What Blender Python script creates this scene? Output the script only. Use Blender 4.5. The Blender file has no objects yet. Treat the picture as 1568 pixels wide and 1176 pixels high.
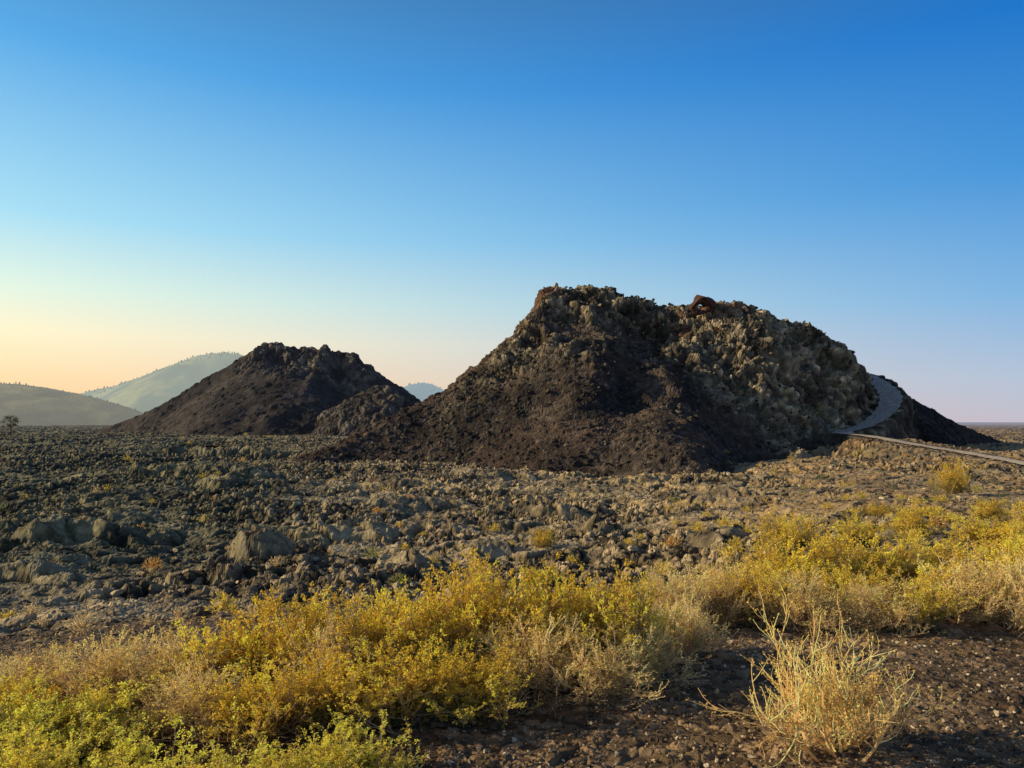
import bpy, bmesh, math, numpy as np
from mathutils import Vector
rng = np.random.default_rng(7)
scene = bpy.context.scene

# ------------------------------------------------------------------ noise
def h2(ix, iy, s):
    a = (ix.astype(np.int64)*374761393 + iy.astype(np.int64)*668265263 + s*1442695041) & 0xffffffff
    a = ((a ^ (a >> 13))*1274126177) & 0xffffffff
    a = ((a ^ (a >> 16))*2246822519) & 0xffffffff
    a = a ^ (a >> 15)
    return (a & 0xffffff)/float(0x1000000)
def vn(x, y, s=0):
    ix = np.floor(x); iy = np.floor(y); fx = x-ix; fy = y-iy
    fx = fx*fx*(3-2*fx); fy = fy*fy*(3-2*fy)
    a = h2(ix,iy,s); b = h2(ix+1,iy,s); c = h2(ix,iy+1,s); d = h2(ix+1,iy+1,s)
    return (a*(1-fx)+b*fx)*(1-fy)+(c*(1-fx)+d*fx)*fy
def fbm(x, y, s=0, o=4):
    t = 0; a = .5; n = 0
    for i in range(o):
        t = t + a*vn(x*1.0, y*1.0, s+i*17); n += a
        x, y = x*1.7+y*1.1+3.1, y*1.7-x*1.1+7.7
        a *= .5
    return t/n
def worley(x, y, s=0):
    ix = np.floor(x); iy = np.floor(y)
    f1 = np.full(x.shape, 9.0); f2 = np.full(x.shape, 9.0); cid = np.zeros(x.shape); tx = np.zeros(x.shape)
    for i in (-1,0,1):
        for j in (-1,0,1):
            cx = ix+i; cy = iy+j
            r1 = h2(cx,cy,s); r2 = h2(cx,cy,s+91)
            dx = cx+r1-x; dy = cy+r2-y
            d = dx*dx+dy*dy
            m = d < f1
            f2 = np.where(m, f1, np.minimum(f2, d))
            cid = np.where(m, (r1*7.3+r2*3.7) % 1.0, cid)
            tx = np.where(m, dx*(r1-.5)*2+dy*(r2-.5)*2, tx)
            f1 = np.where(m, d, f1)
    return np.sqrt(f1), np.sqrt(f2), cid, tx
def blocks(x, y, size, s, pw=.55, tilt=.9):
    """angular lava blocks: height 0..1 and per-block id"""
    u = x/size; v = y/size
    wx = (vn(u*2.1, v*2.1, s+5)-.5)*.45; wy = (vn(u*2.1, v*2.1, s+6)-.5)*.45
    f1, f2, cid, tx = worley(u+wx, v+wy, s)
    hh = np.clip((f2-f1)*2.8, 0, 1)
    hh = hh**pw*(.2+.8*cid)*(1+tilt*tx)
    return np.clip(hh, 0, 1.2), cid
def sm(a, b, x):
    t = np.clip((x-a)/(b-a), 0, 1); return t*t*(3-2*t)

# ------------------------------------------------------------------ mesh helpers
def mk(name, V, F, mat, col=None, smooth=False, link=True):
    V = np.asarray(V, np.float32); F = np.asarray(F, np.int32)
    me = bpy.data.meshes.new(name)
    me.vertices.add(len(V)); me.vertices.foreach_set('co', V.ravel())
    k = F.shape[1]
    me.loops.add(F.size); me.loops.foreach_set('vertex_index', F.ravel())
    me.polygons.add(len(F)); me.polygons.foreach_set('loop_start', np.arange(len(F), dtype=np.int32)*k)
    me.update(calc_edges=True)
    me.polygons.foreach_set('use_smooth', np.full(len(F), smooth))
    if col is not None:
        at = me.attributes.new('Col', 'FLOAT_COLOR', 'POINT')
        c = np.ones((len(V), 4), np.float32); c[:, :3] = col
        at.data.foreach_set('color', c.ravel())
    me.materials.append(mat)
    if not link: return me
    ob = bpy.data.objects.new(name, me); scene.collection.objects.link(ob)
    return ob
def grid_faces(nr, nc, wrap=False):
    i = np.arange(nr-1)[:, None]; j = np.arange(nc if wrap else nc-1)[None, :]
    j2 = (j+1) % nc
    a = i*nc+j; b = i*nc+j2; c = (i+1)*nc+j2; d = (i+1)*nc+j
    return np.stack([a, b, c, d], -1).reshape(-1, 4)
def mixc(a, b, t):
    a = np.asarray(a, float); b = np.asarray(b, float)
    return a*(1-t[:, None])+b*t[:, None]

# ------------------------------------------------------------------ materials
def new_mat(name):
    m = bpy.data.materials.new(name); m.use_nodes = True
    nt = m.node_tree; nt.nodes.clear()
    return m, nt, nt.nodes, nt.links
def rock_mat(name, scales=(1.5, 9.0), bump=.6, dist=.08, haze=0.0, hazecol=(.35,.42,.5)):
    m, nt, N, L = new_mat(name)
    out = N.new('ShaderNodeOutputMaterial'); p = N.new('ShaderNodeBsdfPrincipled')
    p.inputs['Roughness'].default_value = .93; p.inputs['Specular IOR Level'].default_value = .12
    at = N.new('ShaderNodeAttribute'); at.attribute_name = 'Col'
    g = N.new('ShaderNodeNewGeometry')
    n1 = N.new('ShaderNodeTexNoise'); n1.inputs['Scale'].default_value = scales[0]; n1.inputs['Detail'].default_value = 8; n1.inputs['Roughness'].default_value = .7
    n2 = N.new('ShaderNodeTexNoise'); n2.inputs['Scale'].default_value = scales[1]; n2.inputs['Detail'].default_value = 5; n2.inputs['Roughness'].default_value = .65
    L.new(g.outputs['Position'], n1.inputs['Vector']); L.new(g.outputs['Position'], n2.inputs['Vector'])
    mr = N.new('ShaderNodeMapRange'); mr.inputs['From Min'].default_value = .3; mr.inputs['From Max'].default_value = .7
    mr.inputs['To Min'].default_value = .35; mr.inputs['To Max'].default_value = 1.65
    L.new(n1.outputs['Fac'], mr.inputs['Value'])
    mx = N.new('ShaderNodeVectorMath'); mx.operation = 'SCALE'
    L.new(at.outputs['Color'], mx.inputs[0]); L.new(mr.outputs['Result'], mx.inputs['Scale'])
    L.new(mx.outputs['Vector'], p.inputs['Base Color'])
    b = N.new('ShaderNodeBump'); b.inputs['Strength'].default_value = bump; b.inputs['Distance'].default_value = dist
    L.new(n2.outputs['Fac'], b.inputs['Height']); L.new(b.outputs['Normal'], p.inputs['Normal'])
    sh = p.outputs['BSDF']
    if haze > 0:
        # haze airlight mixed into the material as emission, stronger farther from the origin
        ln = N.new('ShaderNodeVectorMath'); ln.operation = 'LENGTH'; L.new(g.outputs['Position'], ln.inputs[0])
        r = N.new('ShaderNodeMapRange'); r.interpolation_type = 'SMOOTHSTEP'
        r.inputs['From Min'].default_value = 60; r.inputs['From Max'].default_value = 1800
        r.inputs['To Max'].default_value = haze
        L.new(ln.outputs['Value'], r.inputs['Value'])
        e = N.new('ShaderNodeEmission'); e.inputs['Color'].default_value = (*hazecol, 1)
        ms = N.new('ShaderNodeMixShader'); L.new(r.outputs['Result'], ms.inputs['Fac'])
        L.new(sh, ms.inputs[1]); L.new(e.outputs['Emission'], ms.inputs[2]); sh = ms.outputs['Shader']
    L.new(sh, out.inputs['Surface'])
    return m
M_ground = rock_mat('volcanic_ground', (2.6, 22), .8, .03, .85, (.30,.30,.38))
M_cone = rock_mat('spatter_rock', (1.1, 5), .9, .2)
M_rub = rock_mat('lava_rubble', (4, 14), .7, .04)
M_peb = rock_mat('cinder', (30, 80), .6, .005)

def leaf_mat(name, trans=.45):
    m, nt, N, L = new_mat(name)
    out = N.new('ShaderNodeOutputMaterial')
    at = N.new('ShaderNodeAttribute'); at.attribute_name = 'Col'
    d = N.new('ShaderNodeBsdfDiffuse'); t = N.new('ShaderNodeBsdfTranslucent')
    L.new(at.outputs['Color'], d.inputs['Color']); L.new(at.outputs['Color'], t.inputs['Color'])
    ms = N.new('ShaderNodeMixShader'); ms.inputs['Fac'].default_value = trans
    L.new(d.outputs[0], ms.inputs[1]); L.new(t.outputs[0], ms.inputs[2]); L.new(ms.outputs[0], out.inputs['Surface'])
    return m
M_leaf = leaf_mat('shrub_foliage')

# ------------------------------------------------------------------ surveyed positions (bearing tangent, height tangent, distance)
K = 1150.0
def P(px, py, d):  # -> x, y, z in metres, eye height = 0
    return ((px-784)/K*d, d, (645-py)/K*d)

path_pts = np.array([P(1900,800,36), P(1700,738,50), P(1568,710,62), P(1480,694,70), P(1400,681,76), P(1335,669,82),
    P(1290,663,86), P(1320,654,88.5), P(1346,639,91), P(1360,624,94), P(1364,608,97), P(1355,594,100), P(1339,582,103), P(1320,573,106), P(1290,566,110)])
def catmull(pts, n=14):
    q = np.vstack([2*pts[0]-pts[1], pts, 2*pts[-1]-pts[-2]]); o = []
    for i in range(1, len(q)-2):
        for t in np.linspace(0, 1, n, endpoint=False):
            a, b, c, d = q[i-1], q[i], q[i+1], q[i+2]
            o.append(.5*((2*b)+(-a+c)*t+(2*a-5*b+4*c-d)*t*t+(-a+3*b-3*c+d)*t**3))
    o.append(q[-2]); return np.array(o)
PATH = catmull(path_pts)
def path_info(x, y):
    d = np.full(x.shape, 1e3); z = np.zeros(x.shape)
    m = (x > 24) & (x < 70) & (y > 30) & (y < 118)
    if m.any():
        xs = x[m]; ys = y[m]; dd = np.full(xs.shape, 1e6); zz = np.zeros(xs.shape)
        for p in PATH[::2]:
            q = (xs-p[0])**2+(ys-p[1])**2
            k = q < dd; dd = np.where(k, q, dd); zz = np.where(k, p[2], zz)
        d[m] = np.sqrt(dd); z[m] = zz
    return d, z

R_ = [0,4,6,8,12,16,20,30,70,130,400,1500,12000]
def G(x, y):
    r = np.hypot(x, y)
    a = np.interp(r, R_, [-1.68,-1.72,-1.82,-2.1,-3.0,-3.8,-4.3,-4.5,-4.4,-2.9,-2.6,-4,-14])
    b = np.interp(r, R_, [-1.68,-1.72,-1.82,-1.98,-2.2,-2.5,-2.7,-3.1,-3.7,-3.6,-4.0,-5,-14])
    az = np.arctan2(x, y)
    w = sm(.12, .5, az)
    z = a*(1-w)+b*w
    z = z+(fbm(x/13, y/13, 3, 3)-.5)*1.3*sm(14, 30, r)*(1-sm(300, 900, r))
    return z
# pahoehoe tumuli: x, y, rx, ry, height, heading
TUM = [(-15.6,28,3.3,1.4,.75,.25),(-8.1,23.6,1.0,.8,.8,.1),(-17.5,46,3.6,2.0,.9,-.3),(-11,50,6.0,2.5,.5,.1),(3.1,28,.9,.8,.5,.5),(-1.7,24.5,1.7,.9,.4,-.2),
       (7,50,4.5,1.8,.5,.1),(-5,38,2.6,1.2,.55,.2),(1.5,34,2.0,1.0,.45,-.3),(-6.5,30,2.2,1.1,.5,.4),(-24,58,6,2.4,.7,0),(6,23,1.4,.8,.4,.3),(-3,21,1.0,.6,.35,0),(10,37,2.4,1.0,.4,0),(-13.5,21.5,1.2,.7,.4,.3),(0,58,5,1.6,.5,.1),(-32,85,8,3,.9,0)]
def ground_full(x, y):
    z0 = G(x, y); r = np.hypot(x, y); az = np.arctan2(x, y)
    pd, pz = path_info(x, y)
    lk = (1-sm(2.2, 8, pd))*(1-sm(80, 85, y))
    z0 = z0*(1-lk)+np.where(lk > 0, pz, 0)*lk
    pm = sm(1.5, 3.2, pd)
    rr = r+(fbm(x/3, y/3, 8, 3)-.5)*6
    rq = 1-.4*sm(.2, .5, az)*(1-sm(40, 60, r))
    f = sm(11, 17, rr)*rq*pm
    far = 1-sm(350, 900, r)
    tum = np.zeros(x.shape); tm = np.zeros(x.shape)
    nz = fbm(x/1.3, y/1.3, 29, 4)-.5
    for (tx_,ty_,rx,ry,hh,hd) in TUM:
        k = (np.abs(x-tx_) < rx*1.8) & (np.abs(y-ty_) < rx*1.8+ry)
        if not k.any(): continue
        dx = x[k]-tx_; dy = y[k]-ty_; u = (dx*math.cos(hd)+dy*math.sin(hd))/rx; v = (-dx*math.sin(hd)+dy*math.cos(hd))/ry
        q = np.sqrt(u*u+v*v)+nz[k]*1.5
        g_ = np.clip(1-q**1.6, 0, 1)**.8*hh
        tum[k] = np.maximum(tum[k], g_); tm[k] = np.maximum(tm[k], sm(1.1, .75, q))
    slab = np.maximum(sm(.525, .565, fbm(x/4+9, y/5, 21, 5)), tm)          # smoother pahoehoe
    wxx = (fbm(x/1.0,y/1.0,18,4)-.5)*1.0; wyy = (fbm(x/1.0,y/1.0,19,4)-.5)*1.0
    pf1, pf2, pid, ptx = worley(x/1.6+wxx, y/1.2+wyy, 10)
    plate = np.clip((pf2-pf1)*6, 0, 1)**.5*(.3+.4*pid+1.1*ptx)
    rope = .5+.5*np.sin((x*1.1+y*2.2)*2.6+9*fbm(x/1.6,y/1.6,25,3))
    b1, c1 = blocks(x, y, 1.2, 11); b2, c2 = blocks(x, y, .58, 12); b3, c3 = blocks(x, y, .30, 13); b6, c6 = blocks(x, y, .15, 16)
    lump = (fbm(x/3.6, y/3.6, 31, 3)-.5)
    rough = fbm(x/.8, y/.8, 47, 3)-.5
    dz = f*(.65*lump+slab*(.06+.24*plate+.04*rope+.12*rough+.05*b3*(c3>.5)+.03*b6)+(1-slab)*(.20*b1*sm(.55,.85,c1)+.20*b2*sm(.15,.65,c2)+.15*b3+.05*b6+.15*rough-.05))
    dz = dz+tum*pm
    near = 1-sm(14, 24, r)
    b4, c4 = blocks(x, y, .075, 14); b5, c5 = blocks(x, y, .17, 15)
    dz = dz+near*(.016*b4+.02*b5*sm(.7, .9, c5)+.05*(fbm(x/.9, y/.9, 51, 3)-.5))
    v = fbm(x/2.3, y/2.3, 61, 4)
    cin = mixc((.10,.064,.040), (.22,.145,.085), sm(.35,.7,v))
    cin = cin*(.45+1.1*c4)[:, None]
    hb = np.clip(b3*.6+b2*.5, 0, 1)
    lava = mixc((.026,.021,.017), (.62,.46,.28), ((c2*.4+c3*.6)**2.2)*hb**.7)  # shaded gaps and sunlit tan block tops painted into the lava colour
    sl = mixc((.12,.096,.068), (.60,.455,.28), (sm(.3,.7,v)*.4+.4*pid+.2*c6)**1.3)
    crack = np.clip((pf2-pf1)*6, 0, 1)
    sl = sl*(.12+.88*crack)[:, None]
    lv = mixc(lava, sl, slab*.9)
    soil = sm(.49,.58, fbm(x/7+4, y/12, 71, 5))*sm(20,36,r)*(.4+.6*sm(-.35,-.1,az))
    lv = mixc(lv, lv*0+np.array((.56,.40,.20)), soil*.5*sm(.35,.6,v))
    red = sm(.1,.4,az)*sm(12,20,r)
    lv = mixc(lv, lv*0+np.array((.26,.155,.08)), red*.5*sm(.35,.6,v))
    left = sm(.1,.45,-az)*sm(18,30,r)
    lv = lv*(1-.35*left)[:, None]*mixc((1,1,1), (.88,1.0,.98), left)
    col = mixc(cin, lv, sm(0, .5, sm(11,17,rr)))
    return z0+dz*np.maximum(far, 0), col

# ------------------------------------------------------------------ ground sheet (reaches the horizon)
ta = np.radians(np.concatenate([np.arange(-180,-41,3.0), np.arange(-40,40,.1), np.arange(41,180,3.0)]))
lr = [math.log(1.6)]
while lr[-1] < math.log(11500):
    r = math.exp(lr[-1])
    lr.append(lr[-1]+(.0036 if r < 75 else .0065 if r < 400 else .03))
rr = np.concatenate([[.02], np.exp(np.array(lr))])
RR, TA = np.meshgrid(rr, ta, indexing='ij')
gx = (RR*np.sin(TA)).ravel(); gy = (RR*np.cos(TA)).ravel()
gz, gc = ground_full(gx, gy)
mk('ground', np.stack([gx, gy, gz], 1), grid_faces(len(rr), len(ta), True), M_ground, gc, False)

# ------------------------------------------------------------------ spatter cones
def table(rows):
    a = np.array([P(*r) for r in rows]); a = a[np.argsort(a[:, 0])]; return a
def box(a, n):
    k = np.ones(n)/n
    a = np.apply_along_axis(lambda r: np.convolve(np.pad(r, n//2, mode='edge'), k, 'valid'), 1, a)
    return np.apply_along_axis(lambda r: np.convolve(np.pad(r, n//2, mode='edge'), k, 'valid'), 0, a)
def displaced(x, y, z, dz, ys, xs, nsm):
    """move every vertex along the smoothed slope normal"""
    sh = (len(ys), len(xs)); Z = box(z.reshape(sh), nsm)
    gy_, gx_ = np.gradient(Z, ys, xs)
    n = np.stack([-gx_, -gy_, np.ones(sh)], -1); n /= np.linalg.norm(n, axis=2)[:,:,None]
    n = n.reshape(-1,3)
    return np.stack([x,y,z],1)+n*dz[:,None], n
T1 = table([(300,770,64),(380,726,68),(430,705,70),(500,679,74),(560,652,79),(620,625,84),(680,597,88),(700,578,89),(740,547,90),(780,515,92),(810,487,93),
 (826,468,94),(833,443,94),(850,438,94),(880,444,95),(905,435,95),(940,440,95),(960,449,95),(990,450,95),(1003,464,95),(1030,466,95),(1060,471,95),
 (1090,472,95),(1120,463,95),(1150,470,95),(1175,474,95),(1190,484,95),(1240,486,95),(1262,494,95),(1280,514,96),(1300,542,98),(1315,566,102),(1330,577,105),
 (1370,592,107),(1400,606,108),(1440,623,108),(1470,641,108),(1500,656,108),(1568,682,108),(1640,705,108),(1720,760,108)])
gx1 = np.arange(-60, 110, .25)
def smooth_table(T, s, col=2):
    g = np.interp(gx1, T[:,0], T[:,col]); k = np.exp(-.5*(np.arange(-80,81)*.25/s)**2); k /= k.sum()
    return np.convolve(np.pad(g, 80, mode='edge'), k, 'valid')
R1s = smooth_table(T1, 6.5); Y1s = smooth_table(T1, 4, 1)
def cone1(x, y):
    R0 = np.interp(x, T1[:,0], T1[:,2]); yr = np.interp(x, gx1, Y1s)+4
    wx = (fbm(x/7, y/7, 101, 4)-.5); w2 = (fbm(x/2.6, y/2.6, 102, 4)-.5)
    right = sm(12, 30, x)*(1-sm(50, 54, x)); up = sm(-12, 6, x)*(1-sm(50, 54, x))
    dy = yr-y
    R = R0+(np.interp(x, gx1, R1s)-R0)*sm(1.5, 16, np.abs(dy))*(1-.8*sm(36,44,x))
    dyf = dy+wx*9*up+w2*1.2*up+2.6*np.exp(-((x-18-dy*-.25)/2.8)**2)-2.8*np.exp(-((x-29)/5.)**2)+1.7*np.exp(-((x-38.5)/2.)**2)-1.0*np.exp(-((x-7)/5.)**2)
    a = 4.0
    front = dy > 0
    t = np.where(front, np.maximum(dyf, 0), -dy)
    c = np.where(front, 3+6.0*right+2*up, 6.)
    sc = np.where(front, .62+.6*right+.15*up, .8)
    D = .25*np.minimum(t, a)+sc*np.clip(t-a, 0, c)+.60*np.clip(t-a-c, 0, 15)+.34*np.clip(t-a-c-15, 0, None)
    z = R-D
    cr = sm(0,1, 1-np.hypot((x-22)/14, (y-yr-9)/7))
    z = z-9*cr*(y > yr)
    pd, pz = path_info(x, y)
    k = 1-sm(1.7, 3.8, pd); z = z*(1-k)+pz*k
    rocky = np.clip(up*(1-sm(a+c-1, a+c+6, t+wx*14)), 0, 1)
    return z, rocky, pd, t, R0
xs = np.arange(-38, 76, .14); ys = np.concatenate([np.arange(54, 102, .14), np.arange(102, 140, .4)])
YY, XX = np.meshgrid(ys, xs, indexing='ij'); x = XX.ravel(); y = YY.ravel()
z, rocky, pd, t, R = cone1(x, y)
pm = sm(1.4, 2.6, pd)
s_ = y+z*.75
b0, c0 = blocks(x, s_, 3.4, 111, .5); b1, c1 = blocks(x, s_, 1.35, 112); b2, c2 = blocks(x, s_, .7, 113); b3, c3 = blocks(x, s_, .42, 114)
lumpy = 1-2*np.abs(fbm(x/3.6, s_/3.6, 123, 6)-.5)
top = sm(5, 2, t)
dz = rocky*(1.15*b0*(1-.35*top)+.45*b1+.26*b2+.12*b3+2.2*(lumpy-.85)*(1-.5*top)-.4)+(1-rocky)*(.22*b2*sm(.65,.95,c2)+.11*b3+.5*(fbm(x/3,y/3,120,4)-.5))
dz = dz*pm
v = fbm(x/4, y/4, 130, 4)
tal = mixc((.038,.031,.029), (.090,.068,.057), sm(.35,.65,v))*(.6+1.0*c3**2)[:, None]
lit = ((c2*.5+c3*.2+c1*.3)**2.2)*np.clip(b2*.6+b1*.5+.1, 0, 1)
rk = mixc((.036,.030,.027), (.50,.39,.26), lit)  # sunlit tan on raised blocks is put into the rock colour
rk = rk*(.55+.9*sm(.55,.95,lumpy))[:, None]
lich = sm(18, 28, x)*(1-sm(42,46,x))*sm(.42,.56,fbm(x/4,z/4,133,4))+.6*sm(.5,.62,fbm(x/3,z/3,134,4))
rk = mixc(rk, rk*1.25+np.array((.050,.048,.030)), np.clip(lich,0,1))
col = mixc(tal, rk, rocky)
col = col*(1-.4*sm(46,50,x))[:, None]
red = sm(3.0, .8, R-z)*sm(6,1,t)*np.clip(np.exp(-((x-27)/5.)**2)+.8*np.exp(-((x-5)/2.)**2)+.12, 0, 1)*sm(.3,.6,vn(x*.6,y*.6,140)+.1)
col = mixc(col, col*0+np.array((.20,.07,.042)), np.clip(red,0,1)*.8)
col = mixc(col, col*0+np.array((.115,.072,.055)), (1-rocky)*sm(.5,.62,fbm(x/6,y/6,135,4))*.4)
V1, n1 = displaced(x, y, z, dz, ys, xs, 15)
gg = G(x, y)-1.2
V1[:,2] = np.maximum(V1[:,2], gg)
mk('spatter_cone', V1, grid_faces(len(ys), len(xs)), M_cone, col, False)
cand1 = np.where((V1[:,2] > gg+1.0) & (pd > 2.4) & (y < 101))[0]
rocky1 = rocky

T2 = table([(20,720,160),(90,672,165),(150,656,168),(220,632,170),(290,597,172),(350,562,172),(385,542,172),(400,530,172),(430,528,172),(455,533,172),(480,535,172),
 (490,536,172),(497,529,172),(508,538,172),(520,541,172),(545,542,172),(553,552,172),(575,570,172),(600,584,172),(632,606,170),(660,625,170),(720,670,168),(780,720,168)])
xs = np.arange(-135, 5, .3); ys = np.arange(125, 225, .34)
YY, XX = np.meshgrid(ys, xs, indexing='ij'); x = XX.ravel(); y = YY.ravel()
R0 = np.interp(x, T2[:,0], T2[:,2])
g = np.arange(-150,30,.5); kk = np.exp(-.5*(np.arange(-40,41)*.5/6)**2); kk/=kk.sum()
Rs = np.convolve(np.pad(np.interp(g,T2[:,0],T2[:,2]),40,mode='edge'),kk,'valid')
dy = 172.-y
R = R0+(np.interp(x,g,Rs)-R0)*sm(2,20,np.abs(dy))
t = np.abs(dy+(fbm(x/12,y/12,201,3)-.5)*8*sm(0,8,np.abs(dy)))
notch = 3.0*np.exp(-((x+36)/3)**2)*sm(2,5,t)*(1-sm(12,20,t))
z = R-.2*np.minimum(t,3)-1.0*np.clip(t-3,0,4)-.56*np.clip(t-7,0,None)-notch
kx, ky = (588-784)/K*150, 150.
kr = np.hypot((x-kx)/14, (y-ky)/12)+(fbm(x/7,y/7,205,3)-.5)*.3; zk = (645-592)/K*148+.3-9*np.clip(kr,0,2)**1.6
kn = sm(-1, 1, zk-z)
z = np.maximum(z, zk)
rocky = np.clip((1-sm(5,13,t+(fbm(x/6,y/6,206,3)-.5)*16))*sm(-64,-56,x)*(1-sm(-34,-26,x))+.7*kn, 0, 1)
s_ = y+z*.7
b1, c1 = blocks(x, s_, 2.9, 211); b2, c2 = blocks(x, s_, 1.3, 212); b3, c3 = blocks(x, s_, .8, 213)
dz = rocky*(1.0*b1+.55*b2+.28*b3-.8)+(1-rocky)*(.25*b2*sm(.6,.9,c2)+.08*b3+(fbm(x/4,y/4,220,4)-.5)*.7)
v = fbm(x/7, y/7, 230, 4)
col = mixc((.030,.026,.028), (.060,.049,.047), sm(.35,.65,v))*(.7+.6*c3)[:,None]
col = mixc(col, col*0+np.array((.24,.20,.155)), rocky*c2*c1)
V2, _n = displaced(x, y, z, dz, ys, xs, 13)
V2[:,2] = np.maximum(V2[:,2], G(x,y)-1.5)
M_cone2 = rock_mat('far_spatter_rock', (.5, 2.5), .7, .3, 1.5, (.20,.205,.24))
mk('spatter_cone', V2, grid_faces(len(ys), len(xs)), M_cone2, col, False)

# ------------------------------------------------------------------ distant hills
def hill(name, rows, d, slope, step, seed, c1, c2, hz):
    T = table([(a, b, d) for a, b in rows])
    xs = np.arange(T[0,0], T[-1,0], step); w = (T[:,2].max()+10)/slope
    ys = np.arange(d-w*1.1, d+w, step)
    YY, XX = np.meshgrid(ys, xs, indexing='ij'); x = XX.ravel(); y = YY.ravel()
    def f(x, y):
        R = np.interp(x, T[:,0], T[:,2]); t = np.abs(d-y)
        s = step
        t = t+(fbm(x/(40*s), y/(40*s), seed, 4)-.5)*30*s*sm(0, 20*s, t)
        D = slope*(np.sqrt(t*t+(6*s)**2)-6*s)
        return R-D+(fbm(x/(6*s), y/(6*s), seed+3, 4)-.5)*.8*s
    z = f(x, y)
    v = fbm(x/(9*step), y/(14*step), seed+9, 4)
    col = mixc(c1, c2, sm(.42,.58,v))
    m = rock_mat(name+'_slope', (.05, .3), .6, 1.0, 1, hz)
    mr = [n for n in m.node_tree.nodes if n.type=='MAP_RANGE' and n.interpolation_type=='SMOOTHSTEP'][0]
    mr.inputs['From Min'].default_value = -800; mr.inputs['From Max'].default_value = 2100  # widened range puts more haze emission into the slope
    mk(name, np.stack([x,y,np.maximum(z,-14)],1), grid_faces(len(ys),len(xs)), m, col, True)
    return f, T
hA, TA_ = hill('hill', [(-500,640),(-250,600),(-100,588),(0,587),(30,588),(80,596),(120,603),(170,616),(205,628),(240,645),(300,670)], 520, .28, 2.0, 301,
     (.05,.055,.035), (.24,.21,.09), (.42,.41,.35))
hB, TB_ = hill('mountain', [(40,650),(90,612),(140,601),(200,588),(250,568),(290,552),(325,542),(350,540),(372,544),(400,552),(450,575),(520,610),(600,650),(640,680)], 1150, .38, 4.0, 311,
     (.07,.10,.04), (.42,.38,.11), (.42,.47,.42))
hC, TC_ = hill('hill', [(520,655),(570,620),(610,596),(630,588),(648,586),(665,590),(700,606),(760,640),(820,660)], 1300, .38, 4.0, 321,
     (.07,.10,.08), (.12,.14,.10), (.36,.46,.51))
tv = []; tf = []; tc = []
def add_tree(x, y, z, h, s):
    b = len(tv); n = 6
    tv.append((x,y,z+h)); tc.append(s)
    for lv,(hz,rad) in enumerate(((.62,.26),(.12,.34))):
        for i in range(n):
            a = i/n*6.283+rng.random(); q = rad*h*rng.uniform(.5,1.2)
            tv.append((x+q*math.cos(a), y+q*math.sin(a), z+h*(hz+rng.uniform(-.1,.1)))); tc.append(s)
    for i in range(n):
        j = (i+1)%n
        tf.append((b, b+1+i, b+1+j)); tf.append((b+1+i, b+1+n+i, b+1+j)); tf.append((b+1+j, b+1+n+i, b+1+n+j))
for f, T, d, n, hh in ((hA,TA_,520,420,1.6),(hB,TB_,1150,900,3.0),(hC,TC_,1300,160,3.6)):
    x0, x1 = T[0,0], T[-1,0]
    X = rng.uniform(x0, x1, n); Y = d-np.abs(rng.normal(0, 1, n))*T[:,2].max()*1.2
    Y[:n//5] = d+rng.normal(0,3,n//5)
    k = vn(X/60, Y/60, 5) > .4
    X = X[k]; Y = Y[k]; Z = f(X, Y)
    for a, b, c in zip(X, Y, Z): add_tree(a, b, c-.3, hh*rng.uniform(.5,1.3), (.05,.07,.05))
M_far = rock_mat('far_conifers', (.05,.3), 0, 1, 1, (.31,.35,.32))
[n for n in M_far.node_tree.nodes if n.type=='MAP_RANGE' and n.interpolation_type=='SMOOTHSTEP'][0].inputs['From Min'].default_value = -900  # trees carry painted haze emission in their material too
mk('distant_conifer_trees', tv, tf, M_far, np.array(tc), False)

# ------------------------------------------------------------------ footpath
pv = []; Np = len(PATH); off = np.linspace(-1, 1, 7)
tang = np.gradient(PATH, axis=0); nrm = np.stack([tang[:,1], -tang[:,0]], 1); nrm /= np.linalg.norm(nrm, axis=1)[:, None]
for i in range(Np):
    hw = float(np.interp(PATH[i,1], [50,80,88,98,110],[.75,.8,1.15,1.35,1.2]))
    for o in off:
        oo = o*hw+.1*math.sin(i*.9+o)
        pv.append((PATH[i,0]+nrm[i,0]*oo, PATH[i,1]+nrm[i,1]*oo, PATH[i,2]+.10-.03*o**2))
pf = grid_faces(Np, len(off))
M_path = rock_mat('compacted_path', (3, 30), .3, .01)
pcol = np.array([(.50,.41,.33) if q[1] < 86 else (.32,.30,.28) for q in pv])  # lower run painted in its sunlit tone, upper curve in its shaded tone
mk('footpath', pv, pf, M_path, pcol, True)

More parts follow.
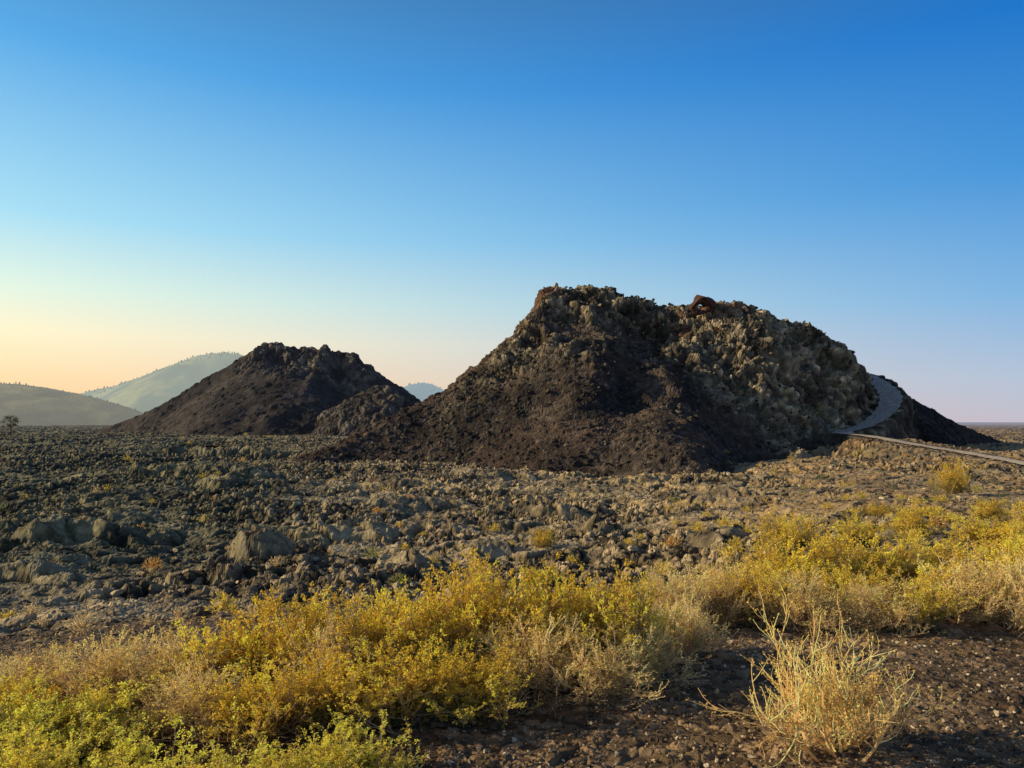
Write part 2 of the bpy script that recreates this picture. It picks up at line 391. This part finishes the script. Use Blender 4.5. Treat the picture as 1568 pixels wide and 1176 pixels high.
# ------------------------------------------------------------------ loose rock
def rock_templates(sub, n, seed):
    r = np.random.default_rng(seed); bm = bmesh.new(); bmesh.ops.create_icosphere(bm, subdivisions=sub, radius=1)
    v0 = np.array([v.co[:] for v in bm.verts]); f = np.array([[q.index for q in p.verts] for p in bm.faces]); bm.free()
    out = []
    for i in range(n):
        v = v0.copy()
        for k in range(11):
            nn = r.normal(size=3); nn /= np.linalg.norm(nn); o = r.uniform(.3,.8)
            d = v@nn; m = d > o; v[m] -= np.outer(d[m]-o, nn)
        v += r.normal(0,.05,v.shape)
        out.append(v*r.uniform(.6,1.35,3))
    return out, f
def scatter(name, X, Y, Z, S, C, mat, sub, seed, flat=.75):
    T, f = rock_templates(sub, 10, seed); r = np.random.default_rng(seed+1)
    n = len(X); nv = len(T[0]); T = np.array(T)[r.integers(0, 10, n)]
    q = r.normal(size=(n,4)); q /= np.linalg.norm(q, axis=1)[:,None]
    w,a,b,c = q.T
    Rm = np.stack([1-2*(b*b+c*c),2*(a*b-c*w),2*(a*c+b*w),2*(a*b+c*w),1-2*(a*a+c*c),2*(b*c-a*w),2*(a*c-b*w),2*(b*c+a*w),1-2*(a*a+b*b)],1).reshape(n,3,3)
    V = np.einsum('nij,nvj->nvi', Rm, T)*S[:,None,None]
    V[:,:,2] *= flat
    V += np.stack([X,Y,Z],1)[:,None,:]
    Fc = (f[None]+(np.arange(n)*nv)[:,None,None]).reshape(-1,3)
    mk(name, V.reshape(-1,3), Fc, mat, np.repeat(C, nv, 0), False)
n = 21000
az = rng.uniform(-.72,.72,n); d = np.exp(rng.uniform(math.log(9), math.log(72), n)); X = d*np.sin(az); Y = d*np.cos(az)
pd,_ = path_info(X,Y); dens = fbm(X/3,Y/3,401,3); slabm = fbm(X/4+9, Y/5, 21, 5)
for (tx_,ty_,rx,ry,hh,hd) in TUM: slabm = np.where(np.hypot((X-tx_)/rx,(Y-ty_)/ry) < 1, .6, slabm)
k = (pd > 2.2) & (dens+rng.uniform(-.15,.15,n) > .46) & ~((slabm > .54) & (rng.random(n) < .8)) & ~((d < 15) & (rng.random(n) < .6)) & ~((az > .2) & (d < 45) & (rng.random(n) < .25)); X,Y,d = X[k],Y[k],d[k]
Z,Cg = ground_full(X,Y); n = len(X)
S = (.04+.13*rng.random(n)**3.5)*np.clip(d/20,.6,1.4)
g = rng.random(n)**2.0
C = mixc((.040,.034,.030), (.60,.45,.28), g)
scatter('lava_rubble', X,Y,Z+S*.1,S,C,M_rub,2,11,.6)
n = 7500
wgt = .45+rocky1[cand1]; wgt = wgt/wgt.sum()
pk = rng.choice(cand1, n, p=wgt); pp = V1[pk]; S = .07+.30*rng.random(n)**4; pp = pp+n1[pk]*S[:,None]*.1
g = rng.random(n)**2.4*(.3+.7*rocky1[pk]); C = mixc((.035,.030,.027), (.44,.35,.24), g)
scatter('talus_boulders', pp[:,0],pp[:,1],pp[:,2],S,C,M_rub,2,21,.85)
n = 34000
az = rng.uniform(-.75,.75,n); d = 2.6+9.5*rng.random(n)**1.3; X = d*np.sin(az); Y = d*np.cos(az)
Z,_ = ground_full(X,Y); S = .006+.016*rng.random(n)**3; S[:700] *= 1.8
g = rng.random(n)**3; C = mixc((.08,.055,.038), (.68,.54,.38), g)
scatter('cinder_gravel', X,Y,Z+S*.3,S,C,M_peb,1,31)

# rocks bridging a small gap on the rim (sky shows through it)
ax, ay, azz = P(1076,470,92.5)
av = []; af = []
na, nb = 22, 9
for i in range(na):
    th = i/na*2*math.pi
    for j in range(nb):
        ph = j/nb*2*math.pi
        nz = float(vn(np.array([(i*.55) % 12.1]), np.array([j*.9]), 77)[0])
        r2 = (.38+.2*math.sin(th))*(.55+.95*nz)
        Rx_, Rz_ = 1.1+.2*math.sin(2*th+1), .78+.15*math.cos(3*th)
        av.append((ax+(Rx_+r2*math.cos(ph))*math.cos(th), ay+r2*1.7*math.sin(ph), azz+(Rz_+r2*math.cos(ph))*math.sin(th)))
for i in range(na):
    for j in range(nb):
        af.append((i*nb+j, ((i+1)%na)*nb+j, ((i+1)%na)*nb+(j+1)%nb, i*nb+(j+1)%nb))
mk('lava_arch', av, af, M_cone, np.tile((.095,.048,.036),(len(av),1)), False)
n = 70; X = ax+rng.normal(0,3.2,n); X = np.where(np.abs(X-ax)<1.5, X+np.sign(X-ax+1e-3)*1.6, X); Y = ay+rng.uniform(-.5,2.5,n)
Z,_,_,_,_ = cone1(X,Y); S = rng.uniform(.35,1.0,n)*np.exp(-((X-ax)/6)**2)
scatter('rim_boulders', X,Y,Z+S*.4,S,np.tile((.095,.050,.038),(n,1))*rng.uniform(.5,1.5,(n,1)),M_rub,2,41,1)

# ------------------------------------------------------------------ shrubs
class B:
    def __init__(s): s.v=[]; s.f=[]; s.c=[]; s.n=0
    def add(s, v, f, c): s.v.append(v); s.f.append(f+s.n); s.c.append(c); s.n += len(v)
def tube(b, pts, r0, r1, col):
    n = len(pts); tg = np.gradient(pts, axis=0); tg /= np.linalg.norm(tg,axis=1)[:,None]+1e-9
    up = np.array([.3,.9,.2]); s = np.cross(tg, up); s /= np.linalg.norm(s,axis=1)[:,None]+1e-9; u = np.cross(tg, s)
    rad = np.linspace(r0,r1,n)[:,None]; vs = []
    for k in range(3):
        a = k*2.0944; vs.append(pts+(s*math.cos(a)+u*math.sin(a))*rad)
    v = np.stack(vs,1).reshape(-1,3); f = grid_faces(n,3,True)
    b.add(v, f, np.tile(col,(len(v),1)))
def leaves(b, p, dirs, L, W, cols):
    n = len(p); dirs = dirs/(np.linalg.norm(dirs,axis=1)[:,None]+1e-9)
    rnd = rng.normal(size=(n,3)); s = np.cross(dirs, rnd); s /= np.linalg.norm(s,axis=1)[:,None]+1e-9
    L = L[:,None]; W = W[:,None]
    v = np.stack([p, p+dirs*L*.5+s*W, p+dirs*L, p+dirs*L*.5-s*W],1).reshape(-1,3)
    b.add(v, np.arange(4*n).reshape(n,4), np.repeat(cols,4,0))
def shrub(name, nmain, nsub, ntip, nleaf, c_low, c_mid, c_top, H=.78, R=.62, leafL=.022, leafW=.0032, stem=(.20,.17,.12), fl=0.4, wild=.35, r0=1.0, droop=.15, tmax=1.25):
    b = B()
    def grow(p, d, L, n, droop):
        pts = [p]; 
        for i in range(n):
            d = d+rng.normal(0,wild*.45,3); d[2] += droop; d /= np.linalg.norm(d); p = p+d*L/n; pts.append(p)
        return np.array(pts), d
    for i in range(nmain):
        a = rng.uniform(0,6.283); tilt = rng.uniform(.05,tmax)**.9
        d = np.array([math.cos(a)*math.sin(tilt), math.sin(a)*math.sin(tilt), math.cos(tilt)])
        Lm = (H*.62)*rng.uniform(.55,1.3)*(1-.12*tilt)
        base = np.array([rng.normal(0,.06),rng.normal(0,.06),-.05])
        pts, dd = grow(base, d, Lm, 5, .08)
        sc = np.array(stem)*rng.uniform(.6,1.4)
        tube(b, pts, .009*r0, .004*r0, sc)
        tint = rng.uniform(.7,1.15)
        for j in range(nsub):
            k = rng.integers(2,6); p0 = pts[k]; d2 = dd+rng.normal(0,.55,3); d2 /= np.linalg.norm(d2)
            q, d3 = grow(p0, d2, Lm*rng.uniform(.3,.6), 4, .12); tube(b, q, .0038*r0, .002*r0, sc*rng.uniform(.8,1.4))
            flow = rng.random() < fl+.35
            for m in range(ntip):
                kk = rng.integers(1,5); d4 = d3+rng.normal(0,.5,3); d4 /= np.linalg.norm(d4)
                w, d5 = grow(q[kk], d4, rng.uniform(.06,.16), 3, droop); tube(b, w, .0021*r0, .0012*r0, sc*rng.uniform(.9,1.6))
                if nleaf:
                    tt = rng.random(nleaf)**.55; idx = tt*3; i0 = np.minimum(idx.astype(int),2); fr = (idx-i0)[:,None]
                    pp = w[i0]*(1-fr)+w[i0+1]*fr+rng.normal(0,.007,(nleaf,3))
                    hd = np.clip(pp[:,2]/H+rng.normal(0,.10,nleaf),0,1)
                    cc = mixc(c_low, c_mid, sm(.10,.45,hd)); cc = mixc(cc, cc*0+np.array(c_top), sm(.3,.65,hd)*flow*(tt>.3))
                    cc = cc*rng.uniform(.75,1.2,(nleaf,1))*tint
                    leaves(b, pp, d5+rng.normal(0,.8,(nleaf,3)), leafL*rng.uniform(.6,1.3,nleaf), leafW*rng.uniform(.7,1.4,nleaf), cc)
    V = np.vstack(b.v); F = np.vstack(b.f); C = np.vstack(b.c)
    return mk(name+'_mesh', V, F, M_leaf, np.minimum(C,.97), False, link=False)
yel = []
for i in range(3):
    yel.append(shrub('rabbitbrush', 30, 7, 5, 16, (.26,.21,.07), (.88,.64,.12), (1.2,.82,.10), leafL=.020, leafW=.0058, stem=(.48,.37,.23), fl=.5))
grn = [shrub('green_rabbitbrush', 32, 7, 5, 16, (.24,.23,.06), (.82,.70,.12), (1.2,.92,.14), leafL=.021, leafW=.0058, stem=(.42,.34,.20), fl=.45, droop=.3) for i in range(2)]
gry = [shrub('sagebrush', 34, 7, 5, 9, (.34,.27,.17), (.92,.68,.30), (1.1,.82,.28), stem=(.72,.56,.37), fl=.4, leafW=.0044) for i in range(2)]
dry = shrub('dry_shrub', 26, 7, 5, 6, (.52,.35,.14), (.95,.64,.22), (1.0,.70,.20), H=.72, R=.5, stem=(.9,.65,.34), leafL=.014, leafW=.0045, wild=.42, r0=1.0, tmax=1.0)

def put(name, me, px, d, s, hs=1.0):
    x = (px-784)/K*d; y = d
    z,_ = ground_full(np.array([x]), np.array([y]))
    o = bpy.data.objects.new(name, me); scene.collection.objects.link(o)
    o.location = (x, y, float(z[0])); o.rotation_euler = (0,0,rng.uniform(0,6.28)); o.scale = (s*rng.uniform(.95,1.1), s*rng.uniform(.95,1.1), s*hs)
Y = lambda: yel[rng.integers(3)]; Gn = lambda: grn[rng.integers(2)]; S_ = lambda: gry[rng.integers(2)]
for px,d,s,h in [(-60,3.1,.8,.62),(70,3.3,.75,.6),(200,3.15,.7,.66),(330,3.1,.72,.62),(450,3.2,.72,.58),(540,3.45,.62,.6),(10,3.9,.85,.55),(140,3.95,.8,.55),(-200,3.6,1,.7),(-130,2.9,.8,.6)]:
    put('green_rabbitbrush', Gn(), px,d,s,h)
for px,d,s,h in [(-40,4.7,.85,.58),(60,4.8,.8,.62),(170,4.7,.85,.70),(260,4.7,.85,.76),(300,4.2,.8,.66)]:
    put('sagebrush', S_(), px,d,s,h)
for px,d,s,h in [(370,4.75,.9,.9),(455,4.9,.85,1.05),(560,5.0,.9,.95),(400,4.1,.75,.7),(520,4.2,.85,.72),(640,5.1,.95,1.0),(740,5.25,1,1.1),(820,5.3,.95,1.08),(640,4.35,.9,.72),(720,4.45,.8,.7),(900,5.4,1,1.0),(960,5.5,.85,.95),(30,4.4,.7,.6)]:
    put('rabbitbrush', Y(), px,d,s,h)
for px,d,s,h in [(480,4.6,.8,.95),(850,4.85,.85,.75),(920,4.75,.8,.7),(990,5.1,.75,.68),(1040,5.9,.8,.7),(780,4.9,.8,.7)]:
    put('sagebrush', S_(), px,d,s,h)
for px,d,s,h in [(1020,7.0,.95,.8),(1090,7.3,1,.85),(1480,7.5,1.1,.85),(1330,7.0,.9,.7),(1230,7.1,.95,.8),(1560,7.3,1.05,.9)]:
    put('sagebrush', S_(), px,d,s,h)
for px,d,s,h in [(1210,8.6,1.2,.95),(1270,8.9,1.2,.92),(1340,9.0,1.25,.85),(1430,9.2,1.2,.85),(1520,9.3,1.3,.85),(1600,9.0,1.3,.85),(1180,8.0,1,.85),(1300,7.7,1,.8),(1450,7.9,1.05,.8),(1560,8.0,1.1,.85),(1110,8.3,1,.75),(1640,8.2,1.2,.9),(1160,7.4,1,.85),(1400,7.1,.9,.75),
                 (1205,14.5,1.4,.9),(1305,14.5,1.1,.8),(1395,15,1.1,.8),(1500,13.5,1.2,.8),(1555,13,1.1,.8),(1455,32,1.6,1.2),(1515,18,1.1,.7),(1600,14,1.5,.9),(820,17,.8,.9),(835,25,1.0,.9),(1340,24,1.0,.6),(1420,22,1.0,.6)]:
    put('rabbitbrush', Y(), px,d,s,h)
put('dry_shrub', dry, 1282, 3.95, 1.05, 1.0)

# ------------------------------------------------------------------ low scrub dotted over the lava field (one mass)
b = B()
nt = 1000
az = rng.uniform(-.7,.75,nt); d = np.exp(rng.uniform(math.log(12), math.log(150), nt)); X = d*np.sin(az); Yy = d*np.cos(az)
right = az > .15
k = (rng.random(nt) < np.where(right,.8,.2)) & (path_info(X,Yy)[0] > 2.2); X,Yy,d,right = X[k],Yy[k],d[k],right[k]
zg,_ = ground_full(X,Yy); zc,_,_,_,_ = cone1(X,Yy)
for x,y,z,z1,dd,rt in zip(X,Yy,zg,zc,d,right):
    if z1 > z+2 or y > 125 and x > -30: continue
    z = max(z,z1); s = rng.uniform(.12,.34)*(1.0+dd/90)
    kind = rng.random(); n = 260 if dd < 35 else 90
    cc = (.85,.64,.14) if kind < .4 else (.78,.45,.15) if kind < .48 else (.78,.60,.34) if kind < .9 else (.34,.34,.12)
    th = rng.uniform(0,6.283,n); tl = rng.uniform(0,1.35,n)
    dv = np.stack([np.cos(th)*np.sin(tl), np.sin(th)*np.sin(tl), np.cos(tl)*.8],1)
    p = np.array([x,y,z+.02])+dv*(s*rng.uniform(.15,.9,n))[:,None]
    leaves(b, p, dv+rng.normal(0,.4,(n,3)), s*rng.uniform(.15,.3,n), s*rng.uniform(.02,.045,n), np.tile(cc,(n,1))*rng.uniform(.5,1.2,(n,1)))
mk('desert_scrub', np.vstack(b.v), np.vstack(b.f), M_leaf, np.vstack(b.c), False)

# ------------------------------------------------------------------ lone pine at far left
b = B(); px_, py_, _ = P(16,640,150); zz = float(G(np.array([px_]),np.array([py_]))[0])
Ht = 4.4
tube(b, np.array([[px_+.12*math.sin(t*4),py_,zz-.3+t*(Ht*.9)] for t in np.linspace(0,1,8)]), .13, .03, (.10,.075,.05))
for i in range(30):
    t = rng.uniform(.38,.95); a = rng.uniform(0,6.283); L = (1.5-t)*1.5*rng.uniform(.6,1.2)
    p0 = np.array([px_,py_,zz+t*Ht*.85]); e = p0+np.array([math.cos(a)*L,math.sin(a)*L,.35*L]); mid_ = (p0+e)/2+np.array([0,0,-.05])
    tube(b, np.array([p0,mid_,e]), .04,.015,(.10,.075,.05))
    n = 36; q = e+rng.normal(0,.22,(n,3))*[1,1,.6]
    leaves(b, q, rng.normal(0,1,(n,3))+[0,0,.4], rng.uniform(.15,.32,n), rng.uniform(.03,.06,n), np.tile((.10,.115,.055),(n,1))*rng.uniform(.6,1.4,(n,1)))
mk('pine_tree', np.vstack(b.v), np.vstack(b.f), M_leaf, np.vstack(b.c), False)

# ------------------------------------------------------------------ light
AZ = math.radians(-90); EL = math.radians(21)
w = bpy.data.worlds.new('World'); scene.world = w; w.use_nodes = True
nt = w.node_tree; N = nt.nodes; L = nt.links; bg = N['Background']
sky = N.new('ShaderNodeTexSky'); sky.sky_type = 'NISHITA'; sky.sun_disc = False
sky.sun_elevation = EL; sky.sun_rotation = AZ; sky.air_density = 1.2; sky.dust_density = 1.5; sky.ozone_density = 3.0; sky.altitude = 1800
tc = N.new('ShaderNodeTexCoord'); sx = N.new('ShaderNodeSeparateXYZ'); L.new(tc.outputs['Generated'], sx.inputs[0])
def ramp(stops):
    r = N.new('ShaderNodeValToRGB'); e = r.color_ramp.elements
    e[0].position = stops[0][0]; e[0].color = (*stops[0][1],1); e[1].position = stops[-1][0]; e[1].color = (*stops[-1][1],1)
    for p,c in stops[1:-1]:
        q = e.new(p); q.color = (*c,1)
    L.new(sx.outputs['Z'], r.inputs['Fac']); return r
rA = ramp([(0,(.55,.51,.60)),(.05,(.46,.54,.69)),(.14,(.22,.47,.77)),(.27,(.06,.31,.72)),(.42,(.008,.18,.61)),(.55,(.03,.12,.34)),(.75,(.07,.07,.10)),(1,(.07,.06,.07))])
rB = ramp([(0,(1.05,.60,.30)),(.05,(1.08,.77,.42)),(.10,(1.08,.95,.62)),(.15,(.82,.97,.80)),(.23,(.42,.78,.95)),(.40,(.10,.42,.84)),(.55,(.06,.2,.42)),(.75,(.07,.08,.12)),(1,(.07,.06,.07))])
cx = N.new('ShaderNodeCombineXYZ'); L.new(sx.outputs['X'], cx.inputs[0]); L.new(sx.outputs['Y'], cx.inputs[1])
nm = N.new('ShaderNodeVectorMath'); nm.operation = 'NORMALIZE'; L.new(cx.outputs[0], nm.inputs[0])
dt = N.new('ShaderNodeVectorMath'); dt.operation = 'DOT_PRODUCT'; L.new(nm.outputs[0], dt.inputs[0]); dt.inputs[1].default_value = (math.sin(AZ), math.cos(AZ), 0)
mr = N.new('ShaderNodeMapRange'); mr.inputs['From Min'].default_value = -.56; mr.inputs['From Max'].default_value = .56; L.new(dt.outputs['Value'], mr.inputs['Value'])
m1 = N.new('ShaderNodeMixRGB'); L.new(mr.outputs[0], m1.inputs['Fac']); L.new(rA.outputs[0], m1.inputs[1]); L.new(rB.outputs[0], m1.inputs[2])
scl = N.new('ShaderNodeVectorMath'); scl.operation = 'SCALE'; L.new(m1.outputs[0], scl.inputs[0]); scl.inputs['Scale'].default_value = 1/.12
m2 = N.new('ShaderNodeMixRGB'); m2.inputs['Fac'].default_value = .93; L.new(sky.outputs[0], m2.inputs[1]); L.new(scl.outputs[0], m2.inputs[2])
L.new(m2.outputs[0], bg.inputs['Color']); bg.inputs['Strength'].default_value = .12
sd = Vector((math.sin(AZ)*math.cos(EL), math.cos(AZ)*math.cos(EL), math.sin(EL)))
sl = bpy.data.lights.new('sun', 'SUN'); sl.energy = 5.0; sl.angle = math.radians(.5); sl.color = (1,.82,.47)
so = bpy.data.objects.new('sun', sl); scene.collection.objects.link(so); so.rotation_euler = sd.to_track_quat('Z','Y').to_euler(); so.location = sd*300

# ------------------------------------------------------------------ camera
cd = bpy.data.cameras.new('camera'); co = bpy.data.objects.new('camera', cd); scene.collection.objects.link(co)
co.location = (0,0,0); co.rotation_euler = (math.radians(90),0,0)
cd.lens = K/1568*36; cd.sensor_width = 36; cd.shift_y = 57/1568; cd.clip_start = .1; cd.clip_end = 30000
scene.camera = co
scene.view_settings.view_transform = 'Standard'; scene.view_settings.look = 'None'; scene.view_settings.exposure = 0
